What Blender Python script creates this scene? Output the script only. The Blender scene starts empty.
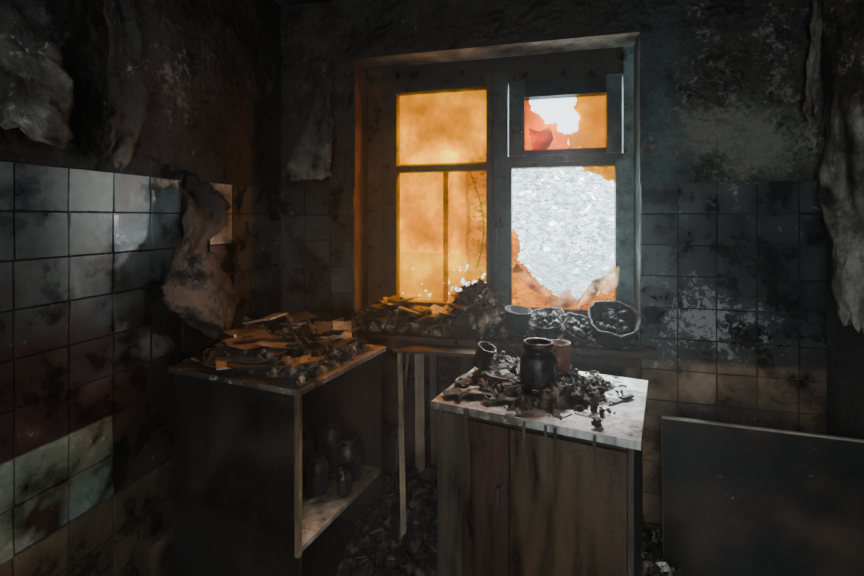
import bpy, math, random
from mathutils import Vector, Matrix, noise, Euler
random.seed(7)
R=random.uniform
def sm(a,b,x):
    t=max(0,min(1,(x-a)/(b-a))); return t*t*(3-2*t)
def lerp(a,b,t): return tuple(a[i]*(1-t)+b[i]*t for i in range(3))
def nz(x,y,z,s=1.0): return noise.fractal(Vector((x*s,y*s,z*s)),1.0,2.0,4)

# ---------------------------------------------------------------- builder
class MB:
    def __init__(s): s.v=[];s.f=[];s.c=[];s.m=[]
    def add(s,vs,fs,col,mask=0.0,M=None):
        b=len(s.v)
        for i,p in enumerate(vs):
            p=Vector(p)
            if M is not None: p=M@p
            s.v.append(tuple(p))
            s.c.append(col[i] if isinstance(col,list) else col)
            s.m.append(mask[i] if isinstance(mask,list) else mask)
        for f in fs: s.f.append(tuple(b+i for i in f))
    def box(s,a,b,col,mask=0.0,M=None):
        x0,y0,z0=a;x1,y1,z1=b
        vs=[(x0,y0,z0),(x1,y0,z0),(x1,y1,z0),(x0,y1,z0),(x0,y0,z1),(x1,y0,z1),(x1,y1,z1),(x0,y1,z1)]
        fs=[(0,3,2,1),(4,5,6,7),(0,1,5,4),(1,2,6,5),(2,3,7,6),(3,0,4,7)]
        s.add(vs,fs,col,mask,M)
    def slab(s,a,b,n,colfn,M=None,maskfn=None,zj=0.0):
        x0,y0,z0=a;x1,y1,z1=b
        vs=[];cs=[];ms=[];fs=[]
        for lay,z in ((0,z0),(1,z1)):
            for j in range(n+1):
                for i in range(n+1):
                    x=x0+(x1-x0)*i/n;y=y0+(y1-y0)*j/n
                    vs.append((x,y,z+(zj*nz(x,y,z,9) if lay else 0)));cs.append(colfn(x,y));ms.append(maskfn(x,y) if maskfn else 0)
        K=(n+1)*(n+1);I=lambda i,j,l:l*K+j*(n+1)+i
        for j in range(n):
            for i in range(n):
                fs.append((I(i,j,1),I(i+1,j,1),I(i+1,j+1,1),I(i,j+1,1)))
                fs.append((I(i,j,0),I(i,j+1,0),I(i+1,j+1,0),I(i+1,j,0)))
        for i in range(n):
            fs.append((I(i,0,0),I(i+1,0,0),I(i+1,0,1),I(i,0,1)))
            fs.append((I(i+1,n,0),I(i,n,0),I(i,n,1),I(i+1,n,1)))
            fs.append((I(0,i+1,0),I(0,i,0),I(0,i,1),I(0,i+1,1)))
            fs.append((I(n,i,0),I(n,i+1,0),I(n,i+1,1),I(n,i,1)))
        s.add(vs,fs,cs,ms,M)
    def tube(s,pts,r,col,n=8,mask=0):
        pts=[Vector(p) for p in pts];vs=[];fs=[]
        for k,p in enumerate(pts):
            d=(pts[min(k+1,len(pts)-1)]-pts[max(k-1,0)]).normalized()
            a=d.orthogonal().normalized();b=d.cross(a)
            rr=r[k] if isinstance(r,list) else r
            for i in range(n):
                t=2*math.pi*i/n
                vs.append(p+rr*(math.cos(t)*a+math.sin(t)*b))
        for k in range(len(pts)-1):
            for i in range(n):
                j=(i+1)%n
                fs.append((k*n+i,k*n+j,(k+1)*n+j,(k+1)*n+i))
        fs.append(tuple(range(n))[::-1]);fs.append(tuple((len(pts)-1)*n+i for i in range(n)))
        s.add(vs,fs,col,mask)
    def lathe(s,prof,col,M=None,n=32,jit=0.0,mask=0.0):
        vs=[];fs=[];cs=[]
        for k,(r,z) in enumerate(prof):
            for i in range(n):
                t=2*math.pi*i/n
                rr=r*(1+jit*nz(math.cos(t)*2,math.sin(t)*2,z*12+r*3))
                vs.append((rr*math.cos(t),rr*math.sin(t),z))
                cs.append(col[k] if isinstance(col,list) else col)
        for k in range(len(prof)-1):
            for i in range(n):
                j=(i+1)%n
                fs.append((k*n+i,k*n+j,(k+1)*n+j,(k+1)*n+i))
        s.add(vs,fs,cs,mask,M)
    def flake(s,pos,r,th,tilt,col,curl=0.0,asp=1.0,yaw=None):
        n=random.randint(5,8);ring=[]
        for i in range(n):
            t=2*math.pi*(i+R(-.3,.3))/n;q=r*R(.6,1.1)
            x,y=q*math.cos(t),q*math.sin(t)*asp
            ring.append((x,y,curl*x*x/r+R(-.05,.05)*r))
        vs=[(0,0,0)]+ring+[(x,y,z-th) for x,y,z in ring]+[(0,0,-th)]
        fs=[]
        for i in range(n):
            j=(i+1)%n
            fs+= [(0,1+i,1+j),(1+i,1+n+i,1+n+j,1+j),(2*n+1,1+n+j,1+n+i)]
        M=Matrix.Translation(pos)@Euler((R(-tilt,tilt),R(-tilt,tilt),R(0,6.28) if yaw is None else yaw)).to_matrix().to_4x4()
        s.add(vs,fs,col,0,M)
    def plate(s,pos,r,tilt,col,th=.004,asp=.7):
        q=[(-1,-1),(R(-.3,.3),-1+R(-.1,.2)),(1,-1+R(0,.4)),(1-R(0,.3),R(-.2,.4)),(R(.4,1),1),(R(-.2,.3),1-R(0,.4)),(-1+R(0,.4),R(.5,1))]
        n=len(q);vs=[(x*r,y*r*asp,.10*r*x*x*R(.3,1)) for x,y in q];vs+=[(x,y,z-th) for x,y,z in vs[:n]]
        fs=[tuple(range(n)),tuple(range(2*n-1,n-1,-1))]+[(i,i+n,(i+1)%n+n,(i+1)%n) for i in range(n)]
        cs=[tuple(v*R(.35,1.15) for v in col) for _ in range(2*n)]
        M=Matrix.Translation(pos)@Euler((R(-tilt,tilt),R(-tilt,tilt),R(0,6.28))).to_matrix().to_4x4()
        k=R(.5,1.1);cs=[tuple(v*k*kk for v in col) for kk in [R(.5,1.1) for _ in range(2*n)]]
        s.add(vs,fs,cs,0.2,M)
    def crumple(s,pos,r,tilt,col,amp=.35,asp=.7,n=6,edgec=(.02,.018,.016)):
        vs=[];cs=[];fs=[];sd=R(0,90);rx=r*R(.8,1.2);ry=rx*asp*R(.8,1.2)
        for j in range(n+1):
            for i in range(n+1):
                u=2*i/n-1;v=2*j/n-1
                k=1+.35*nz(u+sd,v,sd,1.3)
                vs.append((u*rx*k,v*ry*k,r*amp*(nz(u*1.0+sd,v*1.0,2,1.6)+.35*u*u*math.sin(sd))))
                e=max(abs(u),abs(v))
                cs.append(lerp(col,edgec,.7*sm(.5,1.05,e+.5*nz(u,v,sd,2))))
        for j in range(n):
            for i in range(n):
                if i in(0,n-1) and j in (0,n-1) : continue
                a=j*(n+1)+i;fs.append((a,a+1,a+n+2,a+n+1))
        M=Matrix.Translation(pos)@Euler((R(-tilt,tilt),R(-tilt,tilt),R(0,6.28))).to_matrix().to_4x4()
        s.add(vs,fs,cs,0,M)
    def chunk(s,pos,r,col):
        vs=[];fs=[];n=8
        sx,sy,sz=R(.6,1.4),R(.6,1.4),R(.4,1.0)
        sd=R(0,50)
        for k in range(1,5):
            ph=math.pi*k/5
            for i in range(n):
                t=2*math.pi*i/n
                q=r*(1+.9*nz(math.cos(t)*1.3+sd,math.sin(t)*1.3,k*.7))
                vs.append((q*sx*math.sin(ph)*math.cos(t),q*sy*math.sin(ph)*math.sin(t),q*sz*math.cos(ph)))
        vs+= [(0,0,r*sz),(0,0,-r*sz)]
        for k in range(3):
            for i in range(n):
                j=(i+1)%n
                fs.append((k*n+i,(k+1)*n+i,(k+1)*n+j,k*n+j))
        for i in range(n):
            j=(i+1)%n
            fs.append((4*n,i,j));fs.append((4*n+1,3*n+j,3*n+i))
        s.add(vs,fs,col,0,Matrix.Translation(pos)@Euler((R(0,6),R(0,6),R(0,6))).to_matrix().to_4x4())
    def splinter(s,pos,l,w,col,tilt=.4):
        M=Matrix.Translation(pos)@Euler((R(-tilt,tilt),R(-tilt,tilt),R(0,6.28))).to_matrix().to_4x4()
        a,b=R(.3,1),R(.3,1)
        vs=[(-l,-w,-w*.5),(l,-w*a,-w*.5),(l*1.05,w*b,-w*.3),(-l*.9,w,-w*.5),(-l*.95,-w*.8,w*.5),(l*.9,-w*a,w*.4),(l,w*b*.8,w*.3),(-l,w*.7,w*.5)]
        s.add(vs,[(0,3,2,1),(4,5,6,7),(0,1,5,4),(1,2,6,5),(2,3,7,6),(3,0,4,7)],col,0,M)
    def make(s,name,mat,smooth=False,M=None,bevel=0):
        me=bpy.data.meshes.new(name);me.from_pydata(s.v,[],s.f);me.update()
        me.color_attributes.new('Col','FLOAT_COLOR','POINT')
        fl=[]
        for c in s.c: fl+= [c[0],c[1],c[2],1.0]
        me.color_attributes['Col'].data.foreach_set('color',fl)
        me.attributes.new('Mask','FLOAT','POINT')
        me.attributes['Mask'].data.foreach_set('value',[float(x) for x in s.m])
        if smooth: me.polygons.foreach_set('use_smooth',[True]*len(me.polygons))
        ob=bpy.data.objects.new(name,me);bpy.context.scene.collection.objects.link(ob)
        me.materials.append(mat)
        if M is not None: ob.matrix_world=M
        if bevel:
            m=ob.modifiers.new('bevel','BEVEL');m.width=bevel;m.segments=2;m.limit_method='ANGLE'
        return ob

# ---------------------------------------------------------------- materials
def newmat(name):
    m=bpy.data.materials.new(name);m.use_nodes=True
    return m,m.node_tree.nodes,m.node_tree.links,m.node_tree.nodes['Principled BSDF']
def burnt(name,rough=.7,s1=7,bump=.4,bs=60,spec=.4,lo=.25,hi=1.5,spk=(.33,.34,.31),stretch=(1,1,1),rvar=.25,dist=.01,fs=38):
    m,N,L,P=newmat(name)
    tc=N.new('ShaderNodeTexCoord');mp=N.new('ShaderNodeMapping');mp.inputs['Scale'].default_value=stretch
    L.new(tc.outputs['Object'],mp.inputs[0])
    at=N.new('ShaderNodeAttribute');at.attribute_name='Col'
    am=N.new('ShaderNodeAttribute');am.attribute_name='Mask'
    n1=N.new('ShaderNodeTexNoise');n1.inputs['Scale'].default_value=s1;n1.inputs['Detail'].default_value=8;n1.inputs['Roughness'].default_value=.65
    L.new(mp.outputs[0],n1.inputs['Vector'])
    r=N.new('ShaderNodeMapRange');r.inputs['From Min'].default_value=.33;r.inputs['From Max'].default_value=.68
    r.inputs['To Min'].default_value=lo;r.inputs['To Max'].default_value=hi
    L.new(n1.outputs['Fac'],r.inputs['Value'])
    mu=N.new('ShaderNodeVectorMath');mu.operation='SCALE'
    L.new(at.outputs['Color'],mu.inputs[0]);L.new(r.outputs[0],mu.inputs['Scale'])
    n2=N.new('ShaderNodeTexNoise');n2.inputs['Scale'].default_value=fs;n2.inputs['Detail'].default_value=7;n2.inputs['Roughness'].default_value=.68;n2.inputs['Distortion'].default_value=.6
    L.new(tc.outputs['Object'],n2.inputs['Vector'])
    n2b=N.new('ShaderNodeTexNoise');n2b.inputs['Scale'].default_value=7;n2b.inputs['Detail'].default_value=4
    L.new(tc.outputs['Object'],n2b.inputs['Vector'])
    ma=N.new('ShaderNodeMath');ma.operation='MULTIPLY_ADD';ma.inputs[1].default_value=.4
    L.new(am.outputs['Fac'],ma.inputs[0]);L.new(n2.outputs['Fac'],ma.inputs[2])
    mb=N.new('ShaderNodeMath');mb.operation='MULTIPLY_ADD';mb.inputs[1].default_value=.6
    L.new(n2b.outputs['Fac'],mb.inputs[0]);L.new(ma.outputs[0],mb.inputs[2])
    r2=N.new('ShaderNodeMapRange');r2.inputs['From Min'].default_value=1.04;r2.inputs['From Max'].default_value=1.12
    L.new(mb.outputs[0],r2.inputs['Value'])
    mx=N.new('ShaderNodeMix');mx.data_type='RGBA';mx.inputs[7].default_value=(*spk,1)
    L.new(r2.outputs[0],mx.inputs[0]);L.new(mu.outputs[0],mx.inputs[6])
    L.new(mx.outputs[2],P.inputs['Base Color'])
    n3=N.new('ShaderNodeTexNoise');n3.inputs['Scale'].default_value=bs;n3.inputs['Detail'].default_value=6
    L.new(tc.outputs['Object'],n3.inputs['Vector'])
    ad=N.new('ShaderNodeMath');ad.operation='MULTIPLY_ADD';ad.inputs[1].default_value=1.0
    L.new(n3.outputs['Fac'],ad.inputs[0]);L.new(n1.outputs['Fac'],ad.inputs[2])
    bp=N.new('ShaderNodeBump');bp.inputs['Strength'].default_value=bump;bp.inputs['Distance'].default_value=dist
    L.new(ad.outputs[0],bp.inputs['Height']);L.new(bp.outputs[0],P.inputs['Normal'])
    r3=N.new('ShaderNodeMapRange');r3.inputs['From Min'].default_value=.35;r3.inputs['From Max'].default_value=.65
    r3.inputs['To Min'].default_value=max(.05,rough-rvar);r3.inputs['To Max'].default_value=min(1,rough+rvar)
    L.new(n1.outputs['Fac'],r3.inputs['Value']);L.new(r3.outputs[0],P.inputs['Roughness'])
    P.inputs['Specular IOR Level'].default_value=spec
    return m
M_wall=burnt('sooty_plaster',rough=.62,s1=5,bump=1.0,bs=28,lo=.15,hi=2.2,spk=(.17,.175,.155),dist=.018)
M_tile=burnt('sooty_tile',rough=.36,s1=7,bump=.16,bs=40,lo=.08,hi=1.7,spec=.5,dist=.005,fs=45,spk=(.30,.32,.31))
M_paint=burnt('charred_paint',rough=.45,s1=14,bump=.5,bs=70,lo=.12,hi=1.7)
M_wood=burnt('charred_wood',rough=.5,s1=6,bump=.35,bs=60,lo=.2,hi=1.6,stretch=(3,3,.5),dist=.006)
M_black=burnt('sooty_board',rough=.6,s1=4,bump=.45,bs=50,lo=.25,hi=2.2,spec=.2,dist=.008)
M_deb=burnt('charred_debris',rough=.75,s1=25,bump=.8,bs=120,lo=.3,hi=1.8,spec=.4)
M_paper=burnt('burnt_wallpaper',rough=.6,s1=10,bump=.9,bs=40,lo=.12,hi=1.7)
M_pot=burnt('sooty_enamel',rough=.45,s1=16,bump=.4,bs=60,lo=.4,hi=1.6,spec=.5,dist=.006)
M_leaf=burnt('frosty_foliage',rough=.8,s1=3,bump=.1,lo=.7,hi=1.1)

def stained(name,ramp,trans=.5,scale=3.0,det=8,rg=.52):
    m,N,L,P=newmat(name)
    out=N['Material Output']
    tc=N.new('ShaderNodeTexCoord')
    n=N.new('ShaderNodeTexNoise');n.inputs['Scale'].default_value=scale;n.inputs['Detail'].default_value=det;n.inputs['Roughness'].default_value=rg
    L.new(tc.outputs['Object'],n.inputs['Vector'])
    cr=N.new('ShaderNodeValToRGB');e=cr.color_ramp.elements
    e[0].position=ramp[0][0];e[0].color=(*ramp[0][1],1)
    e[1].position=ramp[-1][0];e[1].color=(*ramp[-1][1],1)
    for p,c in ramp[1:-1]:
        a=e.new(p);a.color=(*c,1)
    at=N.new('ShaderNodeAttribute');at.attribute_name='Col'
    L.new(n.outputs['Fac'],cr.inputs[0])
    mu=N.new('ShaderNodeVectorMath');mu.operation='MULTIPLY'
    L.new(cr.outputs[0],mu.inputs[0]);L.new(at.outputs['Color'],mu.inputs[1])
    t=N.new('ShaderNodeBsdfTransparent');L.new(mu.outputs[0],t.inputs[0])
    tr=N.new('ShaderNodeBsdfTranslucent');L.new(mu.outputs[0],tr.inputs[0])
    g=N.new('ShaderNodeBsdfGlossy');g.inputs['Roughness'].default_value=.15;g.inputs['Color'].default_value=(.6,.5,.4,1)
    m1=N.new('ShaderNodeMixShader');m1.inputs[0].default_value=trans
    L.new(t.outputs[0],m1.inputs[1]);L.new(tr.outputs[0],m1.inputs[2])
    m2=N.new('ShaderNodeMixShader');m2.inputs[0].default_value=.01
    L.new(m1.outputs[0],m2.inputs[1]);L.new(g.outputs[0],m2.inputs[2])
    L.new(m2.outputs[0],out.inputs['Surface'])
    return m
M_og=stained('heat_stained_glass',[(.30,(.12,.022,0)),(.42,(.34,.080,0)),(.53,(.50,.145,0)),(.66,(.78,.32,.001))],trans=.10,scale=3.4,rg=.6)
M_shard=stained('sooty_glass_shard',[(.38,(.06,.035,.018)),(.5,(.26,.16,.08)),(.62,(.50,.40,.27))],.25,12)

# ---------------------------------------------------------------- room
D=2.4;XL=-1.55;XR=1.12;YF=-1.1;H=2.72
WX0,WX1,WZ0,WZ1=-1.084,.375,.87,2.38
def steps(a,b,s):
    n=max(1,round((b-a)/s));return [a+(b-a)*i/n for i in range(n+1)]
def gauss(x,z,cx,cz,rx,rz): return math.exp(-((x-cx)/rx)**2-((z-cz)/rz)**2)
def back_col(x,z):
    b=(.016,.017,.015)
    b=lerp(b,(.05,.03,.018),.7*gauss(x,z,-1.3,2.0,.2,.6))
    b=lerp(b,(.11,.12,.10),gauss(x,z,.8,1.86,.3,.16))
    b=lerp(b,(.05,.10,.105),.8*gauss(x,z,.45,1.7,.12,.6))  # bluish smoke glow beside the window, put into the wall colour
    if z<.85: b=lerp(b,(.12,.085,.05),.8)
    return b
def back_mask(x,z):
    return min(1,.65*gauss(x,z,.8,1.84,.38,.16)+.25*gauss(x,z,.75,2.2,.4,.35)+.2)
xs=steps(XL,WX0,.04)+steps(WX0,WX1,.05)[1:]+steps(WX1,XR,.04)[1:]
zs=steps(0,WZ0,.05)+steps(WZ0,WZ1,.04)[1:]+steps(WZ1,H,.04)[1:]
w=MB();idx={}
vs=[];cs=[];ms=[]
for j,z in enumerate(zs):
    for i,x in enumerate(xs):
        edge_= x in(WX0,WX1) or z in (WZ0,WZ1) or i in(0,len(xs)-1)
        y=D if (edge_ or z<1.68) else D-.014*nz(x,3,z,3)-.012*nz(x,1,z,9)
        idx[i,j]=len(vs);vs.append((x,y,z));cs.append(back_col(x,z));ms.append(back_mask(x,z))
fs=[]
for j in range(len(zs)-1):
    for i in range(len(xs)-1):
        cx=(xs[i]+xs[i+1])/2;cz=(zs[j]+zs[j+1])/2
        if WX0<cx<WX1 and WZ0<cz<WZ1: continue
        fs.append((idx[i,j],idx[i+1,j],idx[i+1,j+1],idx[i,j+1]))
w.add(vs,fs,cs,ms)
T=2.8
def q(a,b,c,d,col,mask=0): w.add([a,b,c,d],[(0,1,2,3)],col,mask)
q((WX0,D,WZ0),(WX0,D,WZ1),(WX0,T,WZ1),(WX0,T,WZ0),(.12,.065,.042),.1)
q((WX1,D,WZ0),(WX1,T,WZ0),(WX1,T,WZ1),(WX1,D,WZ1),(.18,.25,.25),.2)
q((WX0,D,WZ1),(WX1,D,WZ1),(WX1,T,WZ1),(WX0,T,WZ1),[(.10,.10,.08),(.7,.75,.68),(.7,.75,.68),(.10,.10,.08)],.2)  # grey header paint, right end lightened in colour to look lit
q((WX0,D,WZ0),(WX0,T,WZ0),(WX1,T,WZ0),(WX1,D,WZ0),(.03,.025,.02))
for (a,b,c,d) in ((XL-.1,WX0,0,H+.1),(WX1,XR+.1,0,H+.1),(WX0,WX1,0,WZ0),(WX0,WX1,WZ1,H+.1)):
    q((a,T,c),(a,T,d),(b,T,d),(b,T,c),(.2,.2,.2))
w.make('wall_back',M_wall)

def plainwall(name,x,y0,y1,colfn,nrm,maskfn=lambda y,z:0.1):
    w=MB();ys=steps(y0,y1,.05);zz=steps(0,H,.05);vs=[];cs=[];ms=[];fs=[]
    for z in zz:
        for y in ys:
            d=0 if z<1.7 and nrm>0 else .016*nz(x,y,z,3)+.014*nz(y,x,z,9)
            vs.append((x+nrm*abs(d),y,z));cs.append(colfn(y,z));ms.append(maskfn(y,z))
    n=len(ys)
    for j in range(len(zz)-1):
        for i in range(n-1): fs.append((j*n+i,j*n+i+1,(j+1)*n+i+1,(j+1)*n+i))
    w.add(vs,fs,cs,ms)
    w.box((x-.12,y0,0) if nrm>0 else (x+.02,y0,0),(x-.02,y1,H) if nrm>0 else (x+.12,y1,H),(.1,.1,.1))
    return w.make(name,M_wall)
plainwall('wall_left',XL,YF,D,lambda y,z:lerp((.016,.016,.015),(.05,.04,.03),.6*gauss(y,z,1.6,2.1,.35,.4)) if z>1.6 else (.02,.014,.01),1,
  lambda y,z:.3*gauss(y,z,1.6,2.1,.4,.4)+.12)
plainwall('wall_right',XR,YF,D,lambda y,z:(.03,.03,.026),-1)
w=MB();w.box((XL-.1,YF-.1,0),(-.5,YF,H),(.03,.03,.03));w.box((.5,YF-.1,0),(XR+.1,YF,H),(.03,.03,.03));w.box((-.5,YF-.1,2.1),(.5,YF,H),(.03,.03,.03))
w.make('wall_front',M_wall)
w=MB();w.box((XL-.1,YF-.1,-.1),(XR+.1,T,0),(.03,.026,.022));w.make('floor',M_wall)
w=MB();w.box((XL-.1,YF-.1,H),(XR+.1,T,H+.1),(.012,.012,.012));w.make('ceiling',M_wall)

# ---- tiles (real geometry) parented to walls
TW,TH=.16,.145;TOP=1.665
def left_tile(y,z):
    yc=1.015+TW*math.floor((y-1.015)/TW+1e-6)+TW/2
    zc=TOP-TH*math.floor((TOP-z)/TH+1e-6)-TH/2
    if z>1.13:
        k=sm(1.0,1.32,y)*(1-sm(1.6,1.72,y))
        c=lerp((.08,.105,.105),(.31,.37,.36),k)  # middle columns lightened: window light put into the tile colour
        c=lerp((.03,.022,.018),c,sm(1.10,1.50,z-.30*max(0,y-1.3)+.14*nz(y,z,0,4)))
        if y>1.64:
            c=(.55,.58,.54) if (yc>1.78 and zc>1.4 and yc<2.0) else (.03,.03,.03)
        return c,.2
    if .5<zc<.80 and yc<1.30 and nz(y,z,0,5)>-.25: return (.14,.20,.165),.35
    if zc<.5: return lerp((.10,.072,.042),(.02,.016,.012),sm(1.3,1.8,y)),.2
    return lerp((.030,.016,.012),(.014,.011,.01),sm(1.2,1.8,y)),.1
def tile_quad(mb,o,ax,up,nr,wd,ht,colfn,u0,z0):
    e=.0025;g=.0035;tk=.008
    tu,tv=R(-.006,.006),R(-.006,.006)
    n=5;vs=[];fs=[];cs=[];ms=[]
    for j in range(n+1):
        for i in range(n+1):
            u=g+(wd-2*g)*i/n;v=g+(ht-2*g)*j/n
            hgt=tk+tu*(i/n-.5)+tv*(j/n-.5)
            p=o+ax*u+up*v+nr*(hgt)
            vs.append(p);c,m=colfn(u0+u,z0+v);cs.append(c);ms.append(m)
    for j in range(n):
        for i in range(n):
            a=j*(n+1)+i;fs.append((a,a+1,a+n+2,a+n+1))
    rim=[i for i in range(n+1)]+[k*(n+1)+n for k in range(1,n+1)]+[n*(n+1)+i for i in range(n-1,-1,-1)]+[k*(n+1) for k in range(n-1,0,-1)]
    b=len(vs);ctr=o+ax*wd/2+up*ht/2
    for k in rim:
        p=vs[k];pl=p-nr*((p-o).dot(nr))
        vs.append(pl+(pl-ctr).normalized()*e);cs.append(tuple(.4*x for x in cs[k]));ms.append(0)
    L_=len(rim)
    for k in range(L_):
        fs.append((rim[k],b+k,b+(k+1)%L_,rim[(k+1)%L_]))
    var=R(.7,1.2)
    cs=[tuple(x*var for x in c) for c in cs]
    mb.add(vs,fs,cs,ms)
mb=MB()
for k in range(-8,9):
    y=1.015+TW*k
    for r in range(11):
        z=TOP-TH*(r+1);wd=min(TW,D-y-.002)
        if y>1.64 and y<1.8 and r<3 and random.random()<.5: continue
        if wd<.03: continue
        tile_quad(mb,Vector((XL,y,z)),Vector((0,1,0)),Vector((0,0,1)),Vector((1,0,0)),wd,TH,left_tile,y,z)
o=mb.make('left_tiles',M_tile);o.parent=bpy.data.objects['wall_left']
def back_tile(x,z):
    if z<.83:
        if x>.3:
            return lerp((.34,.23,.135),(.11,.08,.05),sm(-.3,.3,nz(x,z,5,4))),.25
        return (.05,.035,.025),.1
    if x<WX0: return lerp((.06,.065,.06),(.03,.033,.03),sm(1.2,1.6,z)),.12
    c=(.016,.024,.028)
    c=lerp(c,(.05,.09,.10),gauss(x,z,.42,1.45,.16,.4))  # blue haze glow next to the window, tinted into the tiles
    c=lerp(c,(.06,.045,.03),.6*(1-sm(.85,1.0,z)))
    m=.2+.42*gauss(x,z,.56,1.10,.20,.16)+.40*gauss(x,z,.80,.98,.24,.13)
    return c,min(1,m)
mb=MB()
for x0,x1,zt in ((XL,WX0,TOP),(WX1,XR,TOP),(WX0,WX1,.83)):
    x=x0
    while x<x1-.02:
        wd=min(TW,x1-x)
        z=TOP
        while z>.05:
            if z<=zt+.01:
                tile_quad(mb,Vector((x+wd,D,z-TH)),Vector((-1,0,0)),Vector((0,0,1)),Vector((0,-1,0)),wd,TH,lambda u,zz,X=x+wd:back_tile(2*X-u,zz),x+wd,z-TH)
            z-=TH
        x+=TW
o=mb.make('back_tiles',M_tile);o.parent=bpy.data.objects['wall_back']

# ---------------------------------------------------------------- window
win=bpy.data.objects.new('window_1',None);bpy.context.scene.collection.objects.link(win)
mb=MB()
br=(.09,.042,.022);dk=(.022,.024,.02);teal=(.035,.064,.062);teal_lit=(.14,.22,.215)  # second teal is a lit copy, daylight painted on right-hand members
Y0,Y1=2.585,2.66
def B(x0,x1,z0,z1,c,y0=Y0,y1=Y1,m=.05): mb.box((x0,y0,z0),(x1,y1,z1),c,m)
B(WX0,-1.0,WZ0,WZ1,br);B(.325,WX1,WZ0,WZ1,teal_lit)
B(-1.0,.325,2.30,WZ1,dk);B(-1.0,.325,WZ0,.955,br)
B(-.345,-.265,.955,2.30,teal)
ys0,ys1=2.57,2.635
B(-.998,-.902,.957,2.298,(.06,.038,.022),ys0,ys1);B(-.38,-.347,.957,2.298,(.05,.05,.045),ys0,ys1)
B(-.902,-.38,2.222,2.298,dk,ys0,ys1);B(-.902,-.38,.957,1.02,(.09,.045,.02),ys0,ys1)
B(-.902,-.38,1.765,1.80,(.03,.03,.025),ys0,ys1)
B(-.263,.323,1.80,1.832,teal,ys0,ys1)
B(-.263,-.243,.957,1.798,teal,ys0,ys1);B(.286,.323,.957,1.798,teal_lit,ys0,ys1)
B(-.243,.286,.957,1.02,(.06,.06,.055),ys0,ys1);B(-.243,.286,1.771,1.798,teal,ys0,ys1)
vy0,vy1=2.55,2.62
B(-.255,-.173,1.834,2.235,teal,vy0,vy1);B(.242,.315,1.834,2.235,teal_lit,vy0,vy1)
B(-.173,.242,2.144,2.235,teal,vy0,vy1);B(-.173,.242,1.834,1.862,teal,vy0,vy1)
B(-.263,.323,2.237,2.298,dk,ys0,ys1)
mb.box((-.335,2.545,1.38),(-.315,2.575,1.50),(.02,.02,.02));mb.tube([(-.325,2.55,1.44),(-.325,2.52,1.44),(-.325,2.515,1.36)],.008,(.02,.02,.02))
B(-1.06,-1.0,WZ0,WZ1,(.25,.18,.1),2.74,2.79);B(.31,.37,WZ0,WZ1,(.2,.22,.2),2.74,2.79)
B(-.665,-.635,.93,1.78,(.6,.45,.28),2.74,2.79)
B(-1.0,-.35,1.78,1.83,(.3,.2,.1),2.74,2.79);B(-1.0,.31,2.32,2.38,(.3,.2,.1),2.74,2.79);B(-1.0,.31,.871,.93,(.3,.25,.2),2.74,2.79)
B(-.36,-.26,.93,2.32,(.1,.12,.12),2.74,2.79)
o=mb.make('frame',M_paint,bevel=.004);o.parent=win
def curlpane(mb,poly,y,tint,curl=0.0,n=30):
    xs_=[p[0] for p in poly];zs_=[p[1] for p in poly];x0,x1,z0,z1=min(xs_),max(xs_),min(zs_),max(zs_)
    def inside(x,z):
        c=False;k=len(poly)
        for i in range(k):
            ax,az=poly[i];bx,bz=poly[(i+1)%k]
            if (az>z)!=(bz>z) and x<(bx-ax)*(z-az)/(bz-az)+ax: c=not c
        return c
    vs=[];fs=[]
    for j in range(n+1):
        for i in range(n+1):
            x=x0+(x1-x0)*i/n;z=z0+(z1-z0)*j/n
            d=(z-z0)/(z1-z0)
            vs.append((x+.003*nz(x,z,2,30),y-curl*d*d-.2*curl*nz(x,z,1,9),z+.003*nz(x,z,5,30)))
    for j in range(n):
        for i in range(n):
            if inside(x0+(x1-x0)*(i+.5)/n,z0+(z1-z0)*(j+.5)/n):
                a=j*(n+1)+i;fs.append((a,a+1,a+n+2,a+n+1))
    mb.add(vs,fs,tint)
g=MB()
def gpane(x0,x1,z0,z1,y,fn,n=80,hole=None):
    vs=[];fs=[];cs=[]
    for j in range(n+1):
        for i in range(n+1):
            x=x0+(x1-x0)*i/n;z=z0+(z1-z0)*j/n
            vs.append((x,y,z));cs.append(fn(x,z))
    for j in range(n):
        for i in range(n):
            a=j*(n+1)+i
            if hole and hole(*[(vs[a][k]+vs[a+n+2][k])/2 for k in (0,2)]): continue
            fs.append((a,a+1,a+n+2,a+n+1))
    g.add(vs,fs,cs)
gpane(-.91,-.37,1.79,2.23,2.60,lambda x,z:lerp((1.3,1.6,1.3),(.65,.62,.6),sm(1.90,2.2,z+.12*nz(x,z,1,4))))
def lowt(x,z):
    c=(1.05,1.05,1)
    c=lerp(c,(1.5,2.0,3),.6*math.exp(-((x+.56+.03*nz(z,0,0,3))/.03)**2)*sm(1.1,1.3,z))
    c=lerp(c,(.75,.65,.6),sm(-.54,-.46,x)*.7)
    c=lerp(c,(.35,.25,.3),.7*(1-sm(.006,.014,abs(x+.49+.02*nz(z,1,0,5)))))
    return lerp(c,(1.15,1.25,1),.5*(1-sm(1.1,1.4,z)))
gpane(-.91,-.37,1.01,1.775,2.60,lowt,hole=lambda x,z: (nz(x*1.6,z,3,26)-.20-2.8*abs(z-1.09-.25*max(0,x+.62))-1.2*abs(x+.52))>0)
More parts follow.
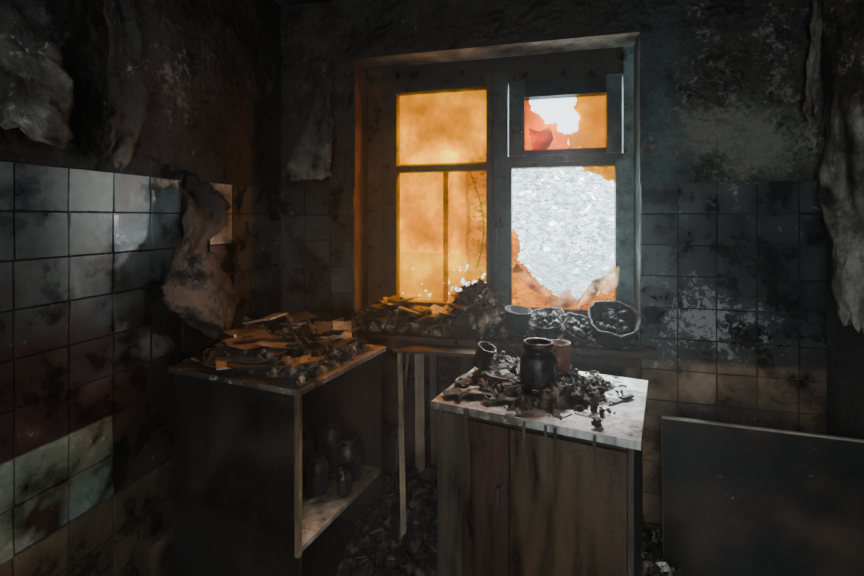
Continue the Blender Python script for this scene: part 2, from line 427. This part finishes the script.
S=[([(-.25,1.01),(-.25,1.36),(-.235,1.44),(-.205,1.40),(-.195,1.33),(-.215,1.27),(-.17,1.24),(-.11,1.16),(-.05,1.11),(-.03,1.01)],(1.4,1.3,1),.02),
   ([(-.03,1.01),(-.05,1.10),(.02,1.075),(.06,1.10),(.10,1.06),(.11,1.01)],(1.2,1.5,1),.0),
   ([(.11,1.01),(.10,1.06),(.15,1.13),(.20,1.10),(.24,1.17),(.29,1.20),(.29,1.01)],(1.1,.8,1),.0),
   ([(.12,1.775),(.14,1.745),(.17,1.74),(.22,1.72),(.25,1.69),(.275,1.70),(.29,1.66),(.29,1.775)],(1.4,1.7,1),.0)]
for s_,t_,c_ in S: curlpane(g,s_,2.60,t_,c_)
for s_,t_ in (([(-.18,1.855),(-.18,2.15),(-.15,2.15),(-.14,2.08),(-.09,2.05),(-.06,2.00),(-.01,2.01),(.0,1.96),(.05,1.94),(.06,1.855)],(1.2,.55,.6)),
           ([(.06,1.855),(.05,1.94),(.10,1.96),(.11,2.04),(.08,2.08),(.10,2.12),(.08,2.15),(.25,2.15),(.25,1.855)],(.8,.85,.6))):
    curlpane(g,s_,2.585,t_)
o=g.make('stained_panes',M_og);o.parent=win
g=MB()
for s_,c_,t_ in (([(.10,1.04),(.14,1.12),(.17,1.18),(.22,1.20),(.27,1.25),(.30,1.26),(.30,1.16),(.25,1.10),(.20,1.12),(.16,1.06)],.05,(1.3,1.3,1.2)),
             ([(-.24,1.22),(-.21,1.26),(-.16,1.20),(-.10,1.15),(-.02,1.11),(-.05,1.08),(-.13,1.11),(-.18,1.16)],.03,(1.3,.9,.5)),
             ([(-.13,1.86),(-.15,1.98),(-.09,1.96),(-.04,1.99),(-.02,1.92),(-.06,1.86)],.015,(1.1,.7,.5)),
             ([(-.04,1.03),(-.05,1.09),(-.01,1.06),(.03,1.12),(.06,1.13),(.09,1.05),(.05,1.03)],.02,(1,.8,.7))):
    curlpane(g,s_,2.566 if s_[0][1]<1.5 else 2.58,t_,c_)
o=g.make('glass_shards',M_shard);o.parent=win
mb=MB();mb.slab((-1.082,2.385,.872),(.373,2.583,.90),24,lambda x,y:(.06,.035,.025),zj=.004)
mb.slab((-1.16,2.27,.872),(.43,2.385,.90),24,lambda x,y:(.06,.035,.025),zj=.004)
mb.make('trim_windowsill',M_wood)

# ---------------------------------------------------------------- left cabinet
blk=(.007,.007,.0075);char=(.012,.010,.009);beige=(.20,.135,.075)
MLc=Matrix.Translation((-1.535,1.575,0))@Matrix.Rotation(math.radians(-8.5),4,'Z')
W1,D1,H1=.66,.60,.875
e1=bpy.data.objects.new('kitchen_cabinet',None);bpy.context.scene.collection.objects.link(e1);e1.matrix_world=MLc
mb=MB()
mb.slab((0,0,0),(W1-.048,H1,.02),12,lambda x,y:lerp(blk,(.018,.013,.010),sm(0,.3,nz(x,y,3,5))),M=Matrix.Translation((.03,.02,0))@Matrix.Rotation(math.radians(90),4,'X'),maskfn=lambda x,y:.05)
mb.box((W1-.018,-.001,0),(W1,.02,.30),char)
mb.box((0.03,.02,0),(.05,D1,H1),char)
mb.box((.05,D1-.02,0),(W1,D1,H1),(.025,.019,.014))
mb.box((.05,.02,.02),(W1-.04,D1-.02,.05),char)
o=mb.make('carcass',M_black,bevel=.002);o.parent=e1
mb=MB()
mb.box((W1-.018,-.001,.30),(W1,.02,H1),beige,.2)
mb.slab((.05,.02,.31),(W1,D1-.02,.332),8,lambda x,y:lerp((.04,.03,.02),(.24,.19,.13),sm(.35,.6,x)),maskfn=lambda x,y:.3)
mb.slab((.01,-.012,H1),(W1+.012,D1+.01,H1+.022),20,lambda x,y:lerp((.035,.026,.02),(.14,.11,.085),sm(.3,.6,x+.3*nz(x,y,2,7))),maskfn=lambda x,y:.4)
o=mb.make('shelf_and_top',M_wood,bevel=.002);o.parent=e1

def jarprof(r,h): return [(0,0),(r*.92,0),(r,.012),(r,h*.68),(r*.9,h*.80),(r*.62,h*.87),(r*.62,h*.9),(r*.7,h*.91),(r*.7,h),(r*.6,h),(r*.58,h*.88),(0,h*.86)]
for lx,ly,r,h in ((.56,.46,.055,.18),(.44,.50,.06,.22),(.50,.32,.045,.15),(.37,.38,.05,.19),(.61,.35,.032,.10),(.27,.46,.055,.20)):
    p=MLc@Vector((lx,ly,.333));a=MB();a.lathe(jarprof(r,h),(.02,.02,.02));a.make('glass_jar',M_pot,True,Matrix.Translation(p))
# ---------------------------------------------------------------- right cabinet
MRc=Matrix.Translation((-.425,1.655,0))@Matrix.Rotation(math.radians(-11.5),4,'Z')
W2,D2,H2=.66,.55,.815
mb=MB()
mb.box((0.0,.0,.0),(W2,D2,H2),(.03,.022,.015),.03)
mb.box((0.004,-.004,.02),(.10,0,H2-.015),(.06,.048,.032))
mb.box((.104,-.016,.05),(.275,0,H2-.02),(.045,.020,.011),.05)
def dslab(x0,x1,c0,c1):
    n=10;vs=[];cs=[];fs=[]
    for j in range(n+1):
        for i in range(n+1):
            x=x0+(x1-x0)*i/n;z=.05+(H2-.07)*j/n
            vs.append((x,-.018,z));cs.append(lerp(c0,c1,sm(.3,.8,z+.15*nz(x,z,2,6))))
    for j in range(n):
        for i in range(n):
            a=j*(n+1)+i;fs.append((a,a+1,a+n+2,a+n+1))
    mb.add(vs,fs,cs,.05)
    mb.box((x0,-.0175,.05),(x1,0,.05+H2-.07),c0)
dslab(.281,W2-.02,(.055,.031,.013),(.085,.055,.027))
mb.box((W2-.017,-.012,0),(W2,0,H2),(.08,.06,.04),.1)
mb.tube([(.245,-.017,.60),(.245,-.04,.60),(.245,-.04,.52),(.245,-.017,.52)],.005,(.05,.05,.05))
for x_,l_ in ((.03,.10),(.12,.06),(.13,.26),(.33,.05),(.40,.12),(.43,.16),(.55,.05)):
    mb.tube([(x_,-.026,H2+.02),(x_,-.028,H2-.01),(x_+.004,-.020,H2-.03-l_*.4),(x_,-.019,H2-.03-l_)],[.005,.006,.003,.002],(.10,.085,.06),6)
def topc(x,y):
    return lerp((.12,.10,.08),(.58,.60,.57),sm(.12,.5,x+.25*nz(x,y,1,6)))  # ashy top, paler to the right: window glare put into its colour
mb.slab((-.012,-.025,H2),(W2+.02,D2+.01,H2+.026),22,topc,maskfn=lambda x,y:.45)
mb.make('kitchen_cabinet',M_wood,M=MRc,bevel=.002)

# ---------------------------------------------------------------- debris
PAL=[(.02,.018,.016)]*6+[(.06,.048,.035)]*4+[(.14,.11,.08)]*3+[(.24,.20,.15)]*3+[(.13,.055,.03)]*2+[(.40,.36,.30)]
def col(p=PAL):
    c=random.choice(p);k=R(.7,1.3);return tuple(x*k for x in c)
def mound(mb,x0,x1,y0,y1,zb,hf,M=None,n=90,c=(.03,.026,.022),rgh=.012,cut=True,ash=1.0):
    vs=[];fs=[];cs=[];hs=[]
    for j in range(n+1):
        for i in range(n+1):
            x=x0+(x1-x0)*i/n;y=y0+(y1-y0)*j/n
            h=hf(x,y)+.006*nz(x,y,6,18)-.003;r_=nz(x,y,4,34);hs.append(h)
            vs.append((x,y,zb+.001+max(0,h+(rgh*abs(r_)*2 if h>.004 else 0))))
            k=max(0,nz(x,y,7,26)+.1);cs.append(lerp(c,(.32,.27,.21),ash*min(1,4*k*k)))
    for j in range(n):
        for i in range(n):
            a=j*(n+1)+i
            if cut and max(hs[a],hs[a+1],hs[a+n+1],hs[a+n+2])<=0: continue
            fs.append((a,a+1,a+n+2,a+n+1))
    mb.add(vs,fs,cs,0,M)
def edge(x,a,b,w): return sm(a,a+w,x)*(1-sm(b-w,b,x))
def scatter(mb,x0,x1,y0,y1,zb,hf,n,rr,M,p=PAL,flat=.6,amt=1.0,cr=.14):
    for _ in range(n):
        x=R(x0,x1);y=R(y0,y1);h=hf(x,y)
        if h<.004 and random.random()<.8: continue
        P_=Vector((x,y,zb+max(h,0)+R(.001,.010)*amt))
        if M is not None:P_=M@P_
        r=rr[0]+(rr[1]-rr[0])*random.random()**2.2
        k=random.random()
        if k<cr: mb.crumple(P_+Vector((0,0,r*.4)),r*.9,flat,col(p),amp=.5,n=6)
        elif k<.55: mb.chunk(P_+Vector((0,0,r*.2)),r*.55,col(p))
        elif k<.78: mb.splinter(P_+Vector((0,0,r*.3)),r*R(.8,1.8),r*R(.08,.2),col(p))
        else: mb.plate(P_+Vector((0,0,r*.3)),r*.6,flat*.8,col(p),th=R(.0015,.004),asp=R(.4,.9))
h1=lambda x,y: edge(x,.02,.66,.12)*edge(y,.04,.60,.12)*(.05+.045*nz(x,y,1,7)+.035*gauss(x,y,.35,.35,.2,.2))
mb=MB();mound(mb,.02,.66,.03,.60,H1+.022,h1,MLc)
scatter(mb,.04,.655,.02,.57,H1+.026,h1,950,(.004,.032),MLc)
PAP=[(.18,.125,.085),(.26,.21,.16),(.13,.07,.05),(.07,.05,.036),(.38,.33,.26),(.04,.032,.025)]
for _ in range(52):
    x=R(.16,.60);y=R(.06,.5)
    mb.plate(MLc@Vector((x,y,H1+.035+h1(x,y)+R(0,.03))),R(.04,.11),.2,col(PAP),th=R(.002,.007),asp=R(.5,.85))
for _ in range(14):
    x=R(.15,.60);y=R(.10,.5)
    mb.crumple(MLc@Vector((x,y,H1+.06+h1(x,y))),R(.04,.08),.35,col(PAP),amp=.5,n=10)
mb.make('charred_debris_pile',M_deb)
def h2(x,y): return max(-.01,edge(x,-.02,.62,.14)*edge(y,.0,.56,.16)*(.016+.045*nz(x,y,3,7)+.05*gauss(x,y,.12,.40,.15,.15)+.02*gauss(x,y,.42,.30,.1,.12)))*(1-.7*sm(.42,.6,x))-.002
mb=MB();mound(mb,.0,.60,.01,.54,H2+.0265,h2,MRc)
scatter(mb,.0,.60,.0,.54,H2+.030,h2,800,(.004,.028),MRc)
for _ in range(20):
    x=R(.02,.30);y=R(.02,.40)
    mb.plate(MRc@Vector((x,y,H2+.040+max(0,h2(x,y)))),R(.025,.05),.2,col(PAP))
scatter(mb,.05,.62,.0,.5,H2+.028,lambda x,y:.005,320,(.002,.010),MRc,amt=.2)
mb.make('charred_debris_pile',M_deb)
h3=lambda x,y: edge(x,-1.16,.42,.08)*edge(y,2.27,2.59,.08)*(.05+.05*nz(x,y,2,6)+.06*gauss(x,y,-.85,2.42,.2,.2)+.15*gauss(x,y,-.42,2.44,.11,.14))
mb=MB();mound(mb,-1.07,.36,2.285,2.555,.903,h3,n=130)
scatter(mb,-1.05,.35,2.28,2.53,.905,h3,1000,(.005,.034),None)
scatter(mb,-.52,-.32,2.36,2.50,.93,h3,200,(.015,.045),None,p=[(.02,.018,.016),(.04,.035,.03),(.07,.06,.05)],flat=1.2,amt=2.5)
for _ in range(44):
    x=R(-1.02,-.45);y=R(2.30,2.45)
    mb.plate(Vector((x,y,.93+h3(x,y))),R(.03,.08),.28,col(PAP),th=R(.002,.005))
mb.make('charred_debris_pile',M_deb)
def h4(x,y): return .05+.04*nz(x,y,8,5)+.26*gauss(x,y,-.62,2.1,.25,.3)+.10*gauss(x,y,.45,2.0,.1,.3)
mb=MB();mound(mb,-.86,-.46,1.2,2.37,0,h4,n=90,c=(.014,.012,.011),cut=False,ash=.3);mound(mb,.30,1.05,1.75,2.38,0,lambda x,y:.04+.12*gauss(x,y,.36,1.95,.08,.2),n=30,cut=False)
scatter(mb,-.85,-.46,1.3,2.36,0,h4,900,(.005,.042),None,p=[(.012,.011,.01)]*12+[(.03,.025,.02)]*5+[(.08,.065,.05)]*3+[(.18,.16,.13)],cr=.03)
scatter(mb,.32,.45,1.7,2.3,0,lambda x,y:.06+.12*gauss(x,y,.36,1.95,.08,.2),170,(.015,.05),None,p=PAL+[(.6,.6,.57)]*10,cr=.05)
mb.make('floor_rubble',M_deb)

# ---------------------------------------------------------------- vessels
def put(name,prof,pos,c,rot=(0,0,0),mat=M_pot,jit=0,extra=None,mask=0.0):
    a=MB();a.lathe(prof,c,jit=jit,mask=mask)
    if extra: extra(a)
    return a.make(name,mat,True,Matrix.Translation(pos)@Euler(rot).to_matrix().to_4x4())
can=[(0,0),(.058,0),(.066,.008),(.067,.13),(.060,.15),(.050,.158),(.050,.165),(.056,.168),(.057,.19),(.052,.194),(.046,.19),(.046,.16),(0,.158)]
def hdl(a):
    a.tube([(.06*math.cos(t),-.03*math.sin(t)-.02,.178+.012*math.sin(t)) for t in [math.pi*k/10 for k in range(11)]],.0022,(.03,.03,.03))
put('milk_can',can,(-.071,1.80,.846),(.014,.014,.015),extra=hdl,mask=.15)
tin=[(0,0),(.043,0),(.044,.005),(.044,.045),(.0425,.05),(.044,.055),(.044,.10),(.0425,.105),(.044,.11),(.044,.15),(.046,.155),(.042,.155),(.041,.02),(0,.02)]
put('tin_can',tin,(.005,1.96,.845),(.16,.075,.03),mask=.2)
mug=[(0,0),(.032,0),(.036,.006),(.038,.085),(.040,.09),(.035,.09),(.033,.01),(0,.01)]
def mh(a): a.tube([(.036+.026*math.sin(t),0,.045-.028*math.cos(t)) for t in [math.pi*k/8 for k in range(9)]],.005,(.02,.02,.02))
put('enamel_mug',mug,(-.31,1.93,.890),(.02,.02,.02),rot=(.3,.25,.5),extra=mh)
pot=[(0,0),(.05,0),(.06,.01),(.066,.11),(.07,.115),(.07,.12),(.064,.12),(.058,.015),(0,.015)]
def ph(a):
    for sg in(1,-1): a.tube([(sg*(.064+.02*math.sin(t)),.025*math.cos(t),.085) for t in [math.pi*k/8 for k in range(9)]],.004,(.02,.02,.02))
put('saucepan',pot,(-.20,2.36,.93),(.025,.02,.017),rot=(.1,.1,0),extra=ph,jit=.06,mat=M_deb)
bowl=[(0,0),(.035,0),(.036,.008),(.07,.03),(.095,.07),(.098,.072),(.093,.07),(.066,.034),(0,.014)]
def fill(cz,rad):
    def f(a):
        for _ in range(40):
            t=R(0,6.28);r_=rad*R(0,.9)
            a.chunk(Vector((r_*math.cos(t),r_*math.sin(t),cz+R(-.01,.02))),R(.008,.02),col([(.02,.017,.014),(.04,.034,.027),(.07,.055,.04)]))
    return f
put('bowl',bowl,(-.045,2.37,.95),(.022,.018,.015),rot=(.35,-.1,0),jit=.15,mat=M_deb,extra=fill(.055,.06))
put('bowl',bowl,(.085,2.33,.93),(.025,.02,.016),rot=(.4,.3,0),jit=.2,mat=M_deb,extra=fill(.055,.06))
bas=[(0,0),(.07,0),(.085,.01),(.098,.05),(.108,.10),(.113,.13),(.118,.132),(.118,.14),(.108,.138),(.10,.10),(.09,.05),(.07,.02),(0,.018)]
put('cooking_pot',bas,(.240,2.38,.925),(.030,.025,.020),rot=(.55,.1,.0),jit=.14,mat=M_deb,extra=fill(.10,.085))
a=MB()
a.add([(0,0,0),(.10,.004,0),(.10,.022,0),(.02,.022,0),(0,0,.0015),(.10,.004,.0015),(.10,.022,.0015),(.02,.022,.0015)],[(0,3,2,1),(4,5,6,7),(0,1,5,4),(1,2,6,5),(2,3,7,6),(3,0,4,7)],(.05,.05,.05))
a.box((.10,.003,-.003),(.17,.023,.008),(.02,.02,.02))
a.make('kitchen_knife',M_pot,M=Matrix.Translation((.17,1.75,.848))@Matrix.Rotation(.75,4,'Z')@Matrix.Scale(.8,4))

# ---------------------------------------------------------------- planks
def plank(name,p0,p1,wd,th,c,roll=0.0):
    p0=Vector(p0);p1=Vector(p1);d=p1-p0;L_=d.length
    a=MB();n=12;vs=[];fs=[];cs=[]
    for k in range(n+1):
        for sx,sy in((-1,-1),(1,-1),(1,1),(-1,1)):
            vs.append((sx*wd/2+.0015*nz(k,sx,1,2),sy*th/2+.0015*nz(k,sy,3,2),L_*k/n));cs.append(lerp(c,(.05,.03,.02),min(1,max(0,.3+.8*nz(k*.5,sx,p0.x,1)))))
    for k in range(n):
        for i in range(4):
            j=(i+1)%4;fs.append((4*k+i,4*k+j,4*k+4+j,4*k+4+i))
    fs+=[(3,2,1,0),(4*n,4*n+1,4*n+2,4*n+3)]
    a.add(vs,fs,cs,.1)
    M=Matrix.Translation(p0)@d.to_track_quat('Z','Y').to_matrix().to_4x4()@Matrix.Rotation(roll,4,'Z')
    return a.make(name,M_wood,M=M)
plank('wooden_slat',(-.62,1.86,.15),(-.755,2.20,.85),.024,.016,(.40,.29,.15))
plank('wooden_slat',(-.635,2.15,.28),(-.66,2.22,.85),.045,.016,(.30,.20,.11))
plank('wooden_slat',(-.58,2.2,.25),(-.60,2.25,.85),.03,.016,(.08,.055,.03))
plank('wooden_slat',(-.80,2.22,.10),(-.72,2.24,.85),.03,.016,(.10,.07,.04))
plank('wooden_board',(-.77,2.19,.862),(-.33,2.22,.86),.12,.016,(.10,.055,.03))
# ---------------------------------------------------------------- leaning panel
a=MB()
def pc(x,y): return lerp((.009,.008,.0072),(.04,.026,.016),sm(-.05,.35,nz(x,y,9,4)))
a.slab((0,0,0),(.70,.70,.02),20,pc,maskfn=lambda x,y:.12)
a.box((0,.70,-.002),(.70,.708,.022),(.30,.27,.22),.2)
a.box((-.006,0,-.002),(0,.708,.022),(.06,.045,.03),.2)
MP=Matrix.Translation((.405,2.02,-.012))@Matrix.Rotation(math.radians(-3),4,'Z')@Matrix.Rotation(math.radians(83),4,'X')
a.make('cabinet_door_panel',M_black,M=MP,bevel=.002)

# ---------------------------------------------------------------- peeling wallpaper sheets
def sheet(name,Lp,Rp,nu=22,nv=60,amp=.02,cfn=None,nrm=Vector((1,0,0)),mat=M_paper,ms=.1,jag=.01):
    def samp(P,t):
        k=t*(len(P)-1);i=min(int(k),len(P)-2);f=k-i
        p=[Vector(P[max(0,min(len(P)-1,i+d))]) for d in(-1,0,1,2)]
        return .5*((2*p[1])+(p[2]-p[0])*f+(2*p[0]-5*p[1]+4*p[2]-p[3])*f*f+(-p[0]+3*p[1]-3*p[2]+p[3])*f**3)
    a=MB();vs=[];cs=[];fs=[]
    sd=R(0,40)
    for j in range(nv+1):
        t=j/nv;l=samp(Lp,t);r=samp(Rp,t)
        for i in range(nu+1):
            u=i/nu;p=l.lerp(r,u)
            p=p+nrm*amp*(.55+nz(u*2.5+sd,t*4,sd,1)+.5*math.sin(u*7+t*3+sd)+.25*nz(u*5,t*11,sd,1.5))
            p=p+(r-l).normalized()*jag*nz(t*14,sd,u,1)*abs(2*u-1)*1.3
            p=p+Vector((0,0,jag*2.0*nz(u*6,sd,t,1)*abs(2*t-1)**3))
            vs.append(p);cs.append(cfn(u,t))
    for j in range(nv):
        for i in range(nu):
            q_=j*(nu+1)+i;fs.append((q_,q_+1,q_+nu+2,q_+nu+1))
    a.add(vs,fs,cs,ms)
    o=a.make(name,mat,True)
    m=o.modifiers.new('thick','SOLIDIFY');m.thickness=.003
    return o
X=XL
sheet('peeling_wallpaper',
 [(X+.04,1.56,1.645),(X+.08,1.58,1.53),(X+.12,1.47,1.335),(X+.13,1.43,1.21),(X+.12,1.53,1.10),(X+.11,1.71,.97)],
 [(X+.04,1.76,1.62),(X+.05,1.87,1.51),(X+.08,1.70,1.38),(X+.05,1.86,1.29),(X+.05,1.94,1.11),(X+.06,1.86,.95)],
 cfn=lambda u,t:lerp((.055,.040,.027),(.012,.010,.009),sm(.1,.6,nz(u*3,t*5,2,1)+.4)),amp=.035,ms=.12,jag=.03)
sheet('peeling_wallpaper',
 [(X+.03,.70,2.40),(X+.05,.72,2.12),(X+.08,.76,1.90),(X+.09,.80,1.745)],
 [(X+.03,1.02,2.36),(X+.04,1.06,2.10),(X+.07,1.12,1.90),(X+.07,1.12,1.72)],
 cfn=lambda u,t:lerp((.02,.02,.018),(.14,.14,.12),sm(.45,.9,t+.3*nz(u*3,t*3,1,1))),amp=.03,ms=.25,jag=.015)
sheet('peeling_wallpaper',
 [(X+.03,1.22,2.55),(X+.05,1.24,2.25),(X+.08,1.23,1.98),(X+.07,1.25,1.80),(X+.05,1.25,1.69)],
 [(X+.03,1.36,2.52),(X+.03,1.37,2.25),(X+.04,1.43,1.96),(X+.04,1.40,1.82),(X+.03,1.34,1.68)],
 cfn=lambda u,t:lerp((.03,.028,.025),(.12,.10,.08),sm(.5,.9,t)),amp=.025,ms=.2,jag=.02)
sheet('peeling_wallpaper',
 [(-1.26,D-.02,2.36),(-1.29,D-.04,2.15),(-1.36,D-.07,1.95),(-1.43,D-.09,1.79),(-1.44,D-.06,1.71)],
 [(-1.19,D-.02,2.36),(-1.20,D-.03,2.15),(-1.19,D-.04,1.95),(-1.20,D-.05,1.80),(-1.21,D-.04,1.72)],
 cfn=lambda u,t:lerp((.04,.04,.034),(.15,.135,.11),sm(.3,.9,t)),amp=.025,nrm=Vector((0,-1,0)),ms=.15,jag=.012)
sheet('peeling_wallpaper',
 [(XR-.03,2.38,2.6),(XR-.03,2.37,2.2),(XR-.03,2.36,1.9),(XR-.04,2.30,1.6),(XR-.03,2.24,1.35),(XR-.05,2.15,1.12)],
 [(XR-.03,2.0,2.6),(XR-.03,2.02,2.2),(XR-.04,1.95,1.9),(XR-.03,1.95,1.6),(XR-.03,1.9,1.35),(XR-.04,1.9,1.05)],
 cfn=lambda u,t:lerp((.03,.028,.022),(.28,.28,.24),sm(.35,.65,t+.4*nz(u*3,t*3,5,1))),amp=.03,nrm=Vector((-1,0,0)),ms=.3,jag=.03)
sheet('peeling_wallpaper',
 [(XR-.04,2.37,2.65),(XR-.05,2.36,2.35),(XR-.08,2.33,2.1),(XR-.10,2.32,1.88)],
 [(XR-.04,2.30,2.65),(XR-.06,2.29,2.35),(XR-.08,2.28,2.1),(XR-.08,2.26,1.9)],
 cfn=lambda u,t:(.15,.14,.11),amp=.02,nrm=Vector((-1,0,0)),ms=.2,jag=.02)
a=MB();a.tube([(X+.01,1.60,1.68),(X+.06,1.60,1.69),(X+.09,1.585,1.67),(X+.10,1.56,1.62)],.010,(.01,.01,.01));a.tube([(X+.06,1.60,1.69),(X+.09,1.64,1.68),(X+.10,1.66,1.64)],.009,(.01,.01,.01));a.box((X+.008,1.57,1.66),(X+.02,1.64,1.72),(.01,.01,.01))
a.make('wall_hook',M_black)
a=MB();pts=[]
for k in range(24):
    t=k/23;pts.append((-.475+.085*math.sin(t*2.6),2.555-.015*math.sin(t*3),1.775-.55*t))
a.tube(pts,.003,(.015,.015,.012),6);a.make('hanging_wire',M_black,True)

# ---------------------------------------------------------------- outdoors
a=MB();a.box((-12,2.9,-.9),(12,30,-.8),(.75,.78,.8));a.make('snowy_ground',M_leaf)
def tree(x,y,hh,rad,n,c):
    a=MB()
    a.tube([(x,y,-.8),(x+.05,y,.4),(x-.03,y,hh*.5),(x,y,hh)],[.05,.04,.02,.01],(.7,.74,.72))
    for k in range(10):
        an=R(0,6.28);z0=R(.1,.9)*hh;le=R(.5,1)*rad
        p0=(x,y,z0);p1=(x+le*.5*math.cos(an),y+le*.5*math.sin(an),z0+.3*le);p2=(x+le*math.cos(an),y+le*math.sin(an),z0+.4*le)
        a.tube([p0,p1,p2],[.015,.010,.004],(.7,.74,.72),5)
    for k in range(n):
        an=R(0,6.28);q_=rad*R(.0,1)**.5;z=R(-.7,1)*hh
        px,py=x+q_*math.cos(an),y+q_*math.sin(an)
        kk=1+.6*nz(px,py,z,2.0)
        a.flake(Vector((px,py,z)),R(.02,.06),.002,.7,tuple(min(.92,max(.3,v*kk)) for v in c))
    return a.make('frosted_tree',M_leaf)
tree(.1,6.5,2.3,1.3,9000,(.66,.77,.75))

# ---------------------------------------------------------------- smoke
m=bpy.data.materials.new('smoke');m.use_nodes=True;N=m.node_tree.nodes;N.clear()
vs_=N.new('ShaderNodeVolumeScatter');vs_.inputs['Color'].default_value=(.80,.96,1,1);vs_.inputs['Density'].default_value=.05;vs_.inputs['Anisotropy'].default_value=.6
oo=N.new('ShaderNodeOutputMaterial');m.node_tree.links.new(vs_.outputs[0],oo.inputs['Volume'])
me=bpy.data.meshes.new('smoke_haze');b=MB();b.box((XL+.2,.25,.02),(XR-.2,2.55,H-.1),(1,1,1));me.from_pydata(b.v,[],b.f);me.materials.append(m)
so=bpy.data.objects.new('smoke_haze',me);bpy.context.scene.collection.objects.link(so)

# ---------------------------------------------------------------- lights
wd=bpy.data.worlds.new('World');bpy.context.scene.world=wd;wd.use_nodes=True
bg=wd.node_tree.nodes['Background'];bg.inputs[0].default_value=(.80,.92,1.0,1);bg.inputs[1].default_value=4.0
def area(name,loc,tgt,sx,sy,e,c):
    l=bpy.data.lights.new(name,'AREA');l.shape='RECTANGLE';l.size=sx;l.size_y=sy;l.energy=e;l.color=c
    o=bpy.data.objects.new(name,l);bpy.context.scene.collection.objects.link(o);o.location=loc
    o.rotation_euler=(Vector(tgt)-Vector(loc)).to_track_quat('-Z','Y').to_euler();return o
area('daylight_high',(.2,4.4,3.7),(-.1,1.9,.9),2.4,.8,1300,(.88,.95,1))
area('daylight_side',(2.9,4.6,2.3),(-1.5,1.3,1.45),.9,1.2,340,(.85,.95,1))
area('fill_light',(0,YF+.05,1.5),(0,2,1.4),.9,1.6,14,(1,.97,.88))  # added soft fill behind the camera, lifts the dim room

cam=bpy.data.cameras.new('Camera');co=bpy.data.objects.new('Camera',cam);bpy.context.scene.collection.objects.link(co)
co.location=(0,0,1.5);co.rotation_euler=(math.radians(90),0,math.radians(15))
cam.sensor_width=36;cam.lens=19.58;cam.shift_y=-.081;cam.clip_start=.02
bpy.context.scene.camera=co
